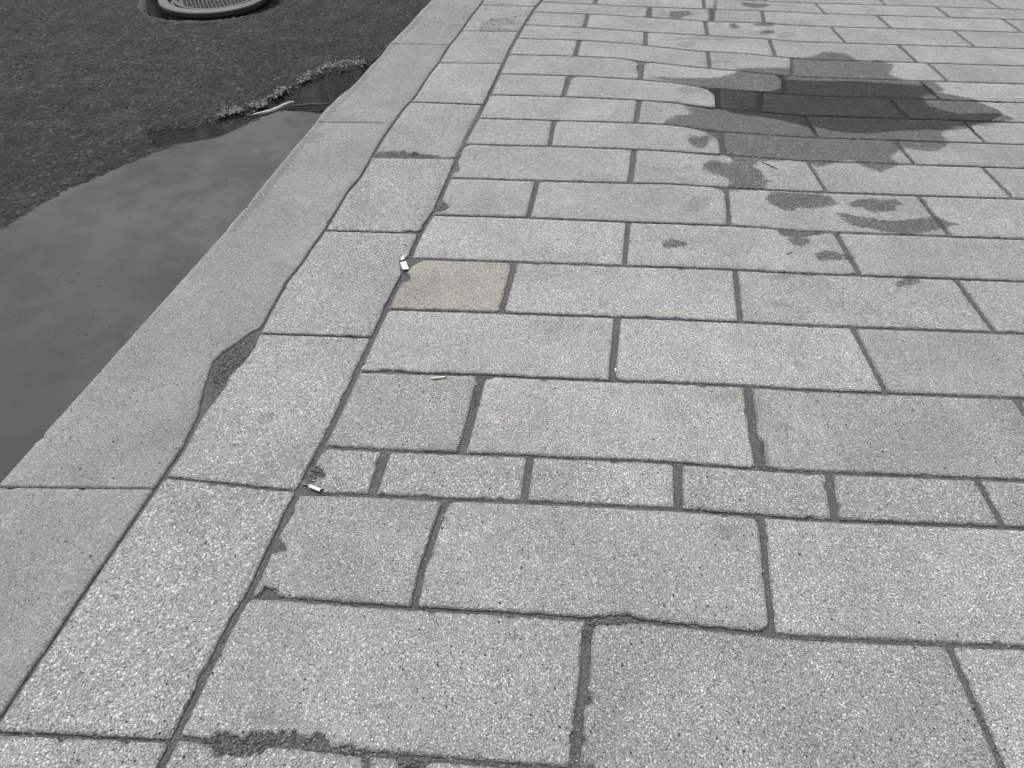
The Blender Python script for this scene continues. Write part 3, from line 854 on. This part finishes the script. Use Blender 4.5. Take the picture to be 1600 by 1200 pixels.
o = mesh_obj('joint_dirt', vs, [(0, 1, 2, 3), (4, 5, 6, 7), (8, 9, 10, 11)], M_joint, attrs={'wet': [-.08] * 12})
tag(o, 'dark dirt under the slabs farther off', 'joint dirt', kind='structure')
# ------------------------------------------------------------------ road
RZ = -.105
def rp(px, py): return plane(px, py, RZ)
PUD_PX = [(296,196),(330,186),(362,176),(400,166),(418,158),(431,148),(446,136),(470,130),(492,120),(515,110),(540,106),(560,106),(590,96),(620,120),(560,172),(505,176),(470,172),(440,171),(405,180),(375,198),(340,212),(290,222),(240,230),(230,205)]
SILT_PX = [(620,120),(560,165),(505,169),(470,168),(450,170),(425,178),(400,188),(382,197),(366,202),(345,210),(300,222),(240,240),(100,300),(-100,420),(-100,900),(300,900),(620,300)]
PUD = np.array([rp(*p) for p in PUD_PX]); SILT = np.array([rp(*p) for p in SILT_PX])
mc = rp(336, -3)
def road_h(x, y, sdp, sds):
    # asphalt, dished under the puddle, smooth silt at the gutter
    z = RZ
    a = 1.0 - min(1.0, max(0.0, (sds + .02) / .04))
    z += a * (.010 * noise.noise((x * 5, y * 5, 1)) + .0055 * noise.noise((x * 38, y * 38, 2)) + .004 * noise.noise((x * 90, y * 90, 7)) + .006)
    z += (1 - a) * (.004 + .0035 * noise.noise((x * 3, y * 3, 1)))
    z -= .026 * min(1.0, max(0.0, (sdp + .03) / .07))
    r = math.hypot(x - mc[0], y - mc[1])
    r += .05 * noise.noise((x * 4, y * 4, 6))
    if r < .54: z = min(z, RZ - .002 - .03 * max(0, min(1, (.54 - r) / .08)))
    return z
s = .018
x0, x1, y0, y1 = -4.9, .4, .05, 6.2
nx = int((x1 - x0) / s); ny = int((y1 - y0) / s)
P2 = []
for j in range(ny):
    y = y0 + j * s; xe = xat(EW, y) + .10
    for i in range(nx):
        P2.append((x0 + (xe - x0) * i / (nx - 1), y))
P2 = np.array(P2)
sdp = np.clip(poly_sd(P2, PUD), -.1, .1); sds = np.clip(poly_sd(P2, SILT), -.1, .1)
vs = [(x, y, road_h(x, y, a, b)) for (x, y), a, b in zip(P2, sdp, sds)]
fs = [(j*nx+i, j*nx+i+1, (j+1)*nx+i+1, (j+1)*nx+i) for j in range(ny-1) for i in range(nx-1)]
rr = np.hypot(P2[:, 0] - mc[0], P2[:, 1] - mc[1])
wetv = np.maximum(sdp, np.clip(.55 - rr, -.1, .08))
o = mesh_obj('road', vs, fs, M_road, smooth=True, attrs={'silt': sds, 'wet': wetv})
tag(o, 'dark rough asphalt road with a silted gutter along the kerb', 'road', kind='structure')
ka, kb, kc, kd = xline(EW, 6.17), xline(EW, 14), xline(EW, .06), xline(EW, -2.4)
g_ = RZ - .004
vs = [(-120, -120, -.19), (120, -120, -.19), (120, 160, -.19), (-120, 160, -.19),
      (-40, 6.17, g_), (ka + .1, 6.17, g_), (kb + .1, 14, g_), (-40, 14, g_), (-40, -2.4, g_), (kd + .1, -2.4, g_), (kc + .1, .06, g_), (-40, .06, g_),
      (-40, .06, g_), (-4.88, .06, g_), (-4.88, 6.17, g_), (-40, 6.17, g_)]
o = mesh_obj('ground', vs, [(0, 1, 2, 3), (4, 5, 6, 7), (8, 9, 10, 11), (12, 13, 14, 15)], M_road, attrs={'silt': [-.1] * 16, 'wet': [-.1] * 16})
tag(o, 'dark asphalt ground reaching to the horizon', 'ground', kind='structure')

def sheet(name, poly, z, mat):
    r = [(p[0], p[1], z) for p in poly]
    return mesh_obj(name, r, [list(range(len(r)))], mat)
wat = sheet('puddle', [rp(120, 262), rp(660, 262), rp(660, 78), rp(420, 78), rp(120, 150)], RZ - .006, water_material('puddle_water', .7))
tag(wat, 'dark puddle in the gutter with streaky reflections beside the kerb', 'puddle', kind='structure')
w3 = sheet('puddle', [(mc[0] + .6 * math.cos(a / 16 * math.pi), mc[1] + .6 * math.sin(a / 16 * math.pi)) for a in range(32)], RZ - .010, water_material('ring_shade_water', .3))  # dark water sheet added to stand for the shade round the raised cover
tag(w3, 'dark water sheet added for the shade in the hollow around the manhole cover', 'puddle', kind='structure')
w2 = sheet('puddle', [on_field(*p) for p in [(1108,130),(1150,100),(1230,72),(1340,62),(1500,62),(1680,80),(1720,150),(1700,250),(1540,300),(1320,290),(1200,262),(1128,250),(1112,200)]],
           -.0104, water_material('rain_water', .66))
tag(w2, 'shallow rain puddle lying over sunken slabs at right', 'puddle', kind='structure')

# ------------------------------------------------------------------ manhole cover
def ring_profile(name, prof, seg, mat, parent, c):
    vs = []; fs = []
    for i in range(seg):
        a = 2 * math.pi * i / seg
        for r, z in prof: vs.append((r * math.cos(a), r * math.sin(a), z))
    n = len(prof)
    for i in range(seg):
        j = (i + 1) % seg
        for k in range(n - 1): fs.append((i*n+k, j*n+k, j*n+k+1, i*n+k+1))
    o = mesh_obj(name, vs, fs, mat, parent, smooth=False)
    return o
M_iron = simple('worn_cast_iron', (.034, .034, .034), .55, 60, .35, .002, .2)
M_iron2 = simple('pitted_cast_iron', (.022, .022, .022), .6, 120, .6, .004, .2)
mh = bpy.data.objects.new('manhole_cover', None); S.collection.objects.link(mh); mh.location = (mc[0], mc[1], RZ + .008)
tag(mh, 'round iron manhole cover with a raised rim in the wet asphalt at top left', 'manhole cover')
ring_profile('rim', [(.40, -.06), (.405, .006), (.398, .012), (.335, .014), (.328, .008), (.325, -.012)], 96, M_iron, mh, None)
ring_profile('inner_ring', [(.325, -.012), (.30, -.012), (.297, .003), (.272, .004), (.268, -.010)], 96, M_iron2, mh, None)
pv, pf = [], []
def lump(vs, fs, x, y, z, w, d, h, rot=0):
    b = len(vs); c, s_ = math.cos(rot), math.sin(rot)
    for dz, k in ((0, 1.0), (h, .72)):
        for sx, sy in ((-1,-1),(1,-1),(1,1),(-1,1)):
            u, v = sx * w / 2 * k, sy * d / 2 * k
            vs.append((x + u*c - v*s_, y + u*s_ + v*c, z + dz))
    for f in ((4,5,6,7),(0,1,5,4),(1,2,6,5),(2,3,7,6),(3,0,4,7)): fs.append(tuple(b + q for q in f))
pv = [(.27 * math.cos(2*math.pi*i/64), .27 * math.sin(2*math.pi*i/64), -.012) for i in range(64)]
pf = [tuple(range(64))]
for i in range(-8, 9):
    for j in range(-8, 9):
        x, y = i * .031 + (j % 2) * .0155, j * .031
        if math.hypot(x, y) < .245: lump(pv, pf, x, y, -.012, .020, .014, .007, (i + j) % 2 * 1.57)
mesh_obj('lid', pv, pf, M_iron2, mh)

# ------------------------------------------------------------------ small loose things
def rock(vs, fs, tones, x, y, z, r, tone):
    b = len(vs)
    q = Matrix.Rotation(random.uniform(0, 6.28), 3, 'Z') @ Matrix.Rotation(random.uniform(0, 3), 3, 'X')
    sx, sy, sz = random.uniform(.7, 1.3), random.uniform(.6, 1.0), random.uniform(.4, .8)
    base = [(0,0,1),(.9,0,.1),(0,.9,.2),(-.9,0,-.1),(0,-.9,.1),(.1,.1,-1),(.6,.6,.5),(-.6,-.5,.5)]
    for p in base:
        v = Vector((p[0]*sx, p[1]*sy, p[2]*sz)) * (r * random.uniform(.8, 1.2)); v = q @ v
        vs.append((x + v.x, y + v.y, z + v.z * .8)); tones.append(tone)
    for f in ((0,1,6),(0,6,2),(1,2,6),(0,2,3),(0,3,7),(3,4,7),(0,7,4),(0,4,1),(5,2,1),(5,3,2),(5,4,3),(5,1,4)): fs.append(tuple(b + i for i in f))
vs, fs, tn = [], [], []
for o_, outl, zt in SLABS:
    if o_.name.startswith('kerb'): continue
    n = len(outl); per = 0
    for i in range(n):
        a = outl[i]; b = outl[(i+1) % n]
        d = math.hypot(a[0]-b[0], a[1]-b[1]); dist = math.hypot(a[1], H)
        if a[0] < -2.0 or a[0] > 2.6: continue
        pr = d * (230 if dist < 2.2 else 130)
        if noise.noise((a[0] * 7, a[1] * 7, 40)) < -.05: pr *= .25
        while pr > 0:
            if random.random() < pr:
                t_ = Vector((b[0]-a[0], b[1]-a[1])).normalized() if d > 0 else Vector((1, 0))
                nr = Vector((t_.y, -t_.x)); k = random.uniform(.0005, .011)
                x, y = a[0] + nr.x * k, a[1] + nr.y * k
                r = random.choice((.0010, .0013, .0016, .0020, .0028)) * (1.0 if dist < 2.2 else 1.25)
                rock(vs, fs, tn, x, y, bedz(x, y) + r * .5, r, max(0, min(1, random.gauss(.18, .14) if random.random() < .93 else .8)))
            pr -= 1
for (ex, ey, rx, ry, nn) in ((378,556,34,34,900), (346, 588, 24, 30, 500), (400,1166,90,20,900), (520,1176,60,10,250), (492,742,16,16,160), (650,240,60,7,300),
                            (690,326,10,14,60), (655,372,16,12,90), (634,428,8,14,50), (640,1196,26,10,120), (916,980,22,30,160), (968,974,40,6,120), (1192,712,10,24,90), (700,588,90,5,260), (743,620,10,50,160)):
    for _ in range(nn):
        x, y = on_field(random.gauss(ex, rx * .5), random.gauss(ey, ry * .5))
        r = random.choice((.0012, .0016, .0022, .003, .0042))
        rock(vs, fs, tn, x, y, min(bedz(x, y) + r * .3, field(x, y) - r * .55), r, max(0, min(1, random.gauss(.12, .12))))
o = mesh_obj('joint_grit', vs, fs, grit_material('joint_grit', .04, .55), attrs={'tone': tn})
tag(o, 'small grey grit lying in the joints between the slabs', 'grit', kind='stuff')
vs, fs, tn = [], [], []
BB = [(min(p[0] for p in q), max(p[0] for p in q), min(p[1] for p in q), max(p[1] for p in q)) for _, q, _ in SLABS]
def top_z(x, y):
    for (a, b, c, d), (o_, q, zt) in zip(BB, SLABS):
        if a < x < b and c < y < d and poly_sd([(x, y)], q)[0] > 0: return zt(x, y)
    return bedz(x, y)
CL = [((765, 33), 42, 16, 300), ((690, 30), 60, 22, 45), ((735, 487), 30, 3, 8), ((430, 560), 60, 40, 8), ((1150, 90), 60, 30, 10), ((730, 130), 60, 40, 20), ((470, 330), 90, 60, 40), ((620, 380), 60, 60, 30),
      ((650,300), 60, 60, 25)]
spots = [(random.uniform(0, 1600), random.uniform(0, 1200)) for _ in range(620)]
for (c, sx, sy, n) in CL: spots += [(random.gauss(c[0], sx), random.gauss(c[1], sy)) for _ in range(n)]
for px, py in spots:
    x, y = on_field(px, py)
    if x < xat(EW, y) + .04: continue
    r = random.choice((.0009, .0012, .0015, .0018, .0026)) * (.6 + .5 * math.hypot(y, H) / 1.5)
    rock(vs, fs, tn, x, y, top_z(x, y) + r * .35, r, random.random() ** 4 * .8)
for px, py, r in ((735,482,.004),(741,484,.0028),(757,486,.002),(934,355,.0032),(930,327,.003),(820,883,.003),(1204,905,.0038),(906,1118,.0035),(903,1180,.0035),(655,407,.0022),(676,621,.003),
                  (711,660,.0026),(1058,622,.003),(1065,641,.0024),(500,343,.0045),(501,270,.003),(875,1136,.0028),(1070,663,.0024),(990,697,.0026)):
    x, y = on_field(px, py); rock(vs, fs, tn, x, y, top_z(x, y) + r * .4, r, .85 if px in (906,1204,903) else .03)
o = mesh_obj('loose_grit', vs, fs, grit_material('loose_grit', .015, .30), attrs={'tone': tn})
tag(o, 'tiny dark crumbs of grit scattered on the slabs', 'grit', kind='stuff')
# pale gravel on the waterline of the gutter puddle
vs, fs, tn = [], [], []
WLN = [(330,184),(352,178),(372,172),(398,168),(418,160),(431,150),(446,137),(458,131),(472,127),(487,118),(500,110),(515,104),(530,101),(542,101),(556,100),(568,101)]
WW = [rp(*p) for p in WLN]
for i in range(len(WW) - 1):
    a, b = Vector(WW[i]), Vector(WW[i+1])
    for _ in range(int((b - a).length * 1100)):
        p = a.lerp(b, random.random()) + Vector((random.gauss(0, .014), random.gauss(.010, .036)))
        if noise.noise((p.x * 9, p.y * 9, 3)) < -.02 - random.random() * .35: continue
        r = random.uniform(.004, .011)
        rock(vs, fs, tn, p.x, p.y, RZ + .004 + random.uniform(0, .006), r, random.uniform(.4, .9) if random.random() < .97 else 1.0)
for _ in range(1300):
    p = Vector(rp(random.uniform(-50, 640), random.uniform(5, 175)))
    if p.x > xat(EW, p.y) - .03 or math.hypot(p.x - mc[0], p.y - mc[1]) < .6: continue
    if poly_sd([tuple(p)], PUD)[0] > -.05 or poly_sd([tuple(p)], SILT)[0] > 0: continue
    r = random.uniform(.003, .009)
    rock(vs, fs, tn, p.x, p.y, RZ + .008, r, random.random() ** 2 * .25)
for _ in range(260):
    p = rp(random.uniform(60, 500), random.uniform(180, 560))
    if p[0] > xat(EW, p[1]) - .02: continue
    r = random.choice((.0012, .0016, .002, .003)); rock(vs, fs, tn, p[0], p[1], RZ + .006, r, random.random() ** 3 * .8)
for px, py, r in ((385,231,.007),(428,126,.008),(541,101,.010),(354,282,.004),(430,215,.003)):
    p = rp(px, py); rock(vs, fs, tn, p[0], p[1], RZ + .006, r, 1.0 if px != 354 else 0)
o = mesh_obj('gutter_gravel', vs, fs, grit_material('gutter_gravel', .02, .27), attrs={'tone': tn})
tag(o, 'pale fine gravel and grit along the waterline of the gutter puddle', 'gravel', kind='stuff')

# cigarette butts, paper scrap, twigs, leaf
M_paper = simple('white_paper', (.66, .66, .64), .7, 500, .15, .0002)
M_filter = simple('speckled_filter_paper', (.62, .54, .46), .75, 1400, .35, .0002)
M_ash = simple('burnt_tip', (.03, .03, .03), .9, 900, .4, .0004)
M_stick = simple('bleached_wood', (.42, .41, .39), .7, 200, .2, .0008)
M_twig = simple('dark_twig', (.05, .045, .04), .8, 300, .3, .0005)
def tube(path, radii, mat, name, parent=None, seg=14, flat=1.0, loc=(0, 0, 0), caps=True, wob=0.0):
    vs, fs = [], []
    n = len(path)
    for i, p in enumerate(path):
        p = Vector(p); t_ = (Vector(path[min(i+1, n-1)]) - Vector(path[max(i-1, 0)])).normalized()
        sd_ = Vector((-t_.y, t_.x, 0)).normalized(); up = t_.cross(sd_) * -1
        if up.z < 0: up = -up
        for k in range(seg):
            a = 2 * math.pi * k / seg
            r = radii[i] * (1 + wob * noise.noise((i * .8, k * .9, 3)))
            vs.append(p + sd_ * math.cos(a) * r + up * math.sin(a) * r * flat)
    for i in range(n - 1):
        for k in range(seg):
            q = (k + 1) % seg; fs.append((i*seg+k, i*seg+q, (i+1)*seg+q, (i+1)*seg+k))
    if caps: fs.append(tuple(range(seg))[::-1]); fs.append(tuple((n-1)*seg + k for k in range(seg)))
    return mesh_obj(name, vs, fs, mat, parent, smooth=False, loc=loc)
def butt(pa, pb, z, r, label, body_mat, flat=.8, end='b'):
    a = Vector((*on_field(*pa, z), 0)); b = Vector((*on_field(*pb, z), 0))
    c = (a + b) / 2; zc = field(c.x, c.y) + z
    e = bpy.data.objects.new('cigarette_butt', None); S.collection.objects.link(e); e.location = (c.x, c.y, zc)
    tag(e, label, 'cigarette butt', 'cigarette butts dropped on the pavement')
    d = (b - a) / 2
    n = 12
    path = [(-d * (1 - 2 * i / n)) + Vector((0, 0, r * flat)) for i in range(n + 1)]
    tube(path, [r * (1 + .06 * math.sin(i * 1.7)) for i in range(n + 1)], body_mat, 'paper', e, 16, flat, wob=.08)
    tip = [d * 1.0 + Vector((0, 0, r * flat)), d * 1.10 + Vector((0, 0, r * flat * .9))]
    tube(tip, [r * .86, r * .6], M_ash, 'burnt_end', e, 12, flat, wob=.2)
    core = [-d * 1.03 + Vector((0, 0, r * flat)), -d * .99 + Vector((0, 0, r * flat))]
    tube(core, [r * .85, r * .85], M_filter, 'filter_end', e, 12, flat)
    return e
butt((484,760), (501,767), -.001, .0048, 'white flattened cigarette butt lying in the dirt corner of the narrow row', M_paper, .65)
butt((674,592), (696,590), .0, .0036, 'brownish speckled cigarette butt on the far edge of the bluish slab', M_filter, .85)
def scrap(pxs, z, h, name, label, cat, mat):
    P = [on_field(px, py, z + h) for px, py in pxs]; c = (sum(p[0] for p in P)/len(P), sum(p[1] for p in P)/len(P))
    zz = field(*c) + z
    vs = [(p[0], p[1], zz + h + .0012 * (i % 2)) for i, p in enumerate(P)] + [(p[0] * .97 + c[0] * .03, p[1] * .97 + c[1] * .03, zz) for p in P]
    n = len(P)
    fs = [tuple(range(n))] + [(i, n+i, n+(i+1) % n, (i+1) % n) for i in range(n)] + [tuple(range(n, 2*n))[::-1]]
    o = mesh_obj(name, vs, fs, mat, loc=(c[0], c[1], zz)); tag(o, label, cat); return o
scrap([(625,410),(634,408),(639,420),(629,421)], .0, .004, 'paper_scrap', 'small white square of folded paper at the joint beside the beige slab', 'paper scrap', M_paper)
scrap([(625,403),(630,399),(633,403),(630,406),(626,407)], .0, .0006, 'gum_spot', 'flat pale chewing gum spot just behind the white paper scrap', 'gum spot', simple('old_gum', (.55, .55, .54), .8))
scrap([(960,575),(963,575),(963,580),(961,580)], -.004, .002, 'chip', 'tiny pale chip in the upright joint of the row below the beige slab', 'stone chip', simple('pale_stone', (.6, .6, .58), .8))
scrap([(1103,320),(1109,318),(1117,319),(1115,322),(1106,322)], .0, .0006, 'leaf', 'thin pale leaf shred on the blotched slab at right', 'leaf', M_paper)
def stick(pxs, z0, rad, label, mat, cat='twig', zr=None, name='twig'):
    P = []
    for px, py in pxs:
        if zr is not None: x, y = plane(px, py, zr); P.append(Vector((x, y, zr)))
        else: x, y = on_field(px, py); P.append(Vector((x, y, field(x, y) + z0)))
    path = []
    for i in range(len(P) - 1):
        for k in range(4): path.append(P[i].lerp(P[i+1], k / 4))
    path.append(P[-1]); c = path[len(path)//2].copy()
    n = len(path); R_ = [rad * (.45 + .55 * math.sin(math.pi * (i + .6) / (n + .2))) for i in range(n)]
    o = tube([p - c for p in path], R_, mat, name, seg=8, flat=.8, wob=.35); o.location = c
    tag(o, label, cat); return o
stick([(1190,254),(1200,258),(1208,262),(1217,265)], .002, .0022, 'thin dark twig on the dry patch in front of the right puddle', M_twig)
stick([(1228,398),(1234,395),(1240,394)], .0015, .0014, 'tiny dark twig near the right side on the slab with one round wet spot', M_twig)
stick([(396,179),(410,176),(424,173),(438,167),(450,161),(459,159)], 0, .011, 'pale bleached stick lying across the end of the gutter puddle', M_stick, 'stick', zr=RZ + .008, name='stick')
stick([(455,166),(470,165),(485,163),(500,164),(513,162)], 0, .009, 'dark wet twig between the puddle and the silt against the kerb', M_twig, 'twig', zr=RZ + .004)
stick([(385,180),(395,181),(404,179)], 0, .008, 'short dark wet stub at the left end of the bleached stick', M_twig, 'twig', zr=RZ + .003)

# ------------------------------------------------------------------ building across the way, seen only mirrored in the puddles
M_wall = simple('dark_render', (.13, .13, .13), .85, 4, .25, .004)
M_pil = simple('grey_stone', (.19, .19, .19), .85, 6, .2, .004)
M_pil2 = simple('pale_stone_strip', (.58, .58, .58), .85, 6, .2, .004)
M_glass = simple('window_glass', (.03, .03, .035), .08, 2, .1, .0001)
def boxm(vs, fs, x0, x1, y0, y1, z0, z1):
    b = len(vs)
    vs += [(x0,y0,z0),(x1,y0,z0),(x1,y1,z0),(x0,y1,z0),(x0,y0,z1),(x1,y0,z1),(x1,y1,z1),(x0,y1,z1)]
    for f in ((0,3,2,1),(4,5,6,7),(0,1,5,4),(1,2,6,5),(2,3,7,6),(3,0,4,7)): fs.append(tuple(b + q for q in f))
bd = bpy.data.objects.new('building', None); S.collection.objects.link(bd); bd.location = (3, 17, -.1)
tag(bd, 'dark building with pale pilasters, mirrored in the puddles', 'building')
vs, fs = [], []; boxm(vs, fs, -30, 20, 0, 8, 0, 11); mesh_obj('wall', vs, fs, M_wall, bd)
for i in range(16):
    x = -29 + i * 3.0
    for q in range(4 if i < 11 else 1):
        xx = x + random.uniform(0, 2.6); w_ = random.uniform(.05, .22)
        vs, fs = [], []; boxm(vs, fs, xx, xx + w_, -.25 - .01 * q, -.003, 0, 11); mesh_obj('pilaster', vs, fs, M_pil2 if i < 11 else M_pil, bd)
    for z in (1.0, 4.4, 7.8):
        vs, fs = [], []; boxm(vs, fs, x + .8, x + 2.1, -.06, -.004, z, z + 2.1); w = mesh_obj('window', vs, fs, M_glass, bd)
S.render.resolution_x = 1024; S.render.resolution_y = 768
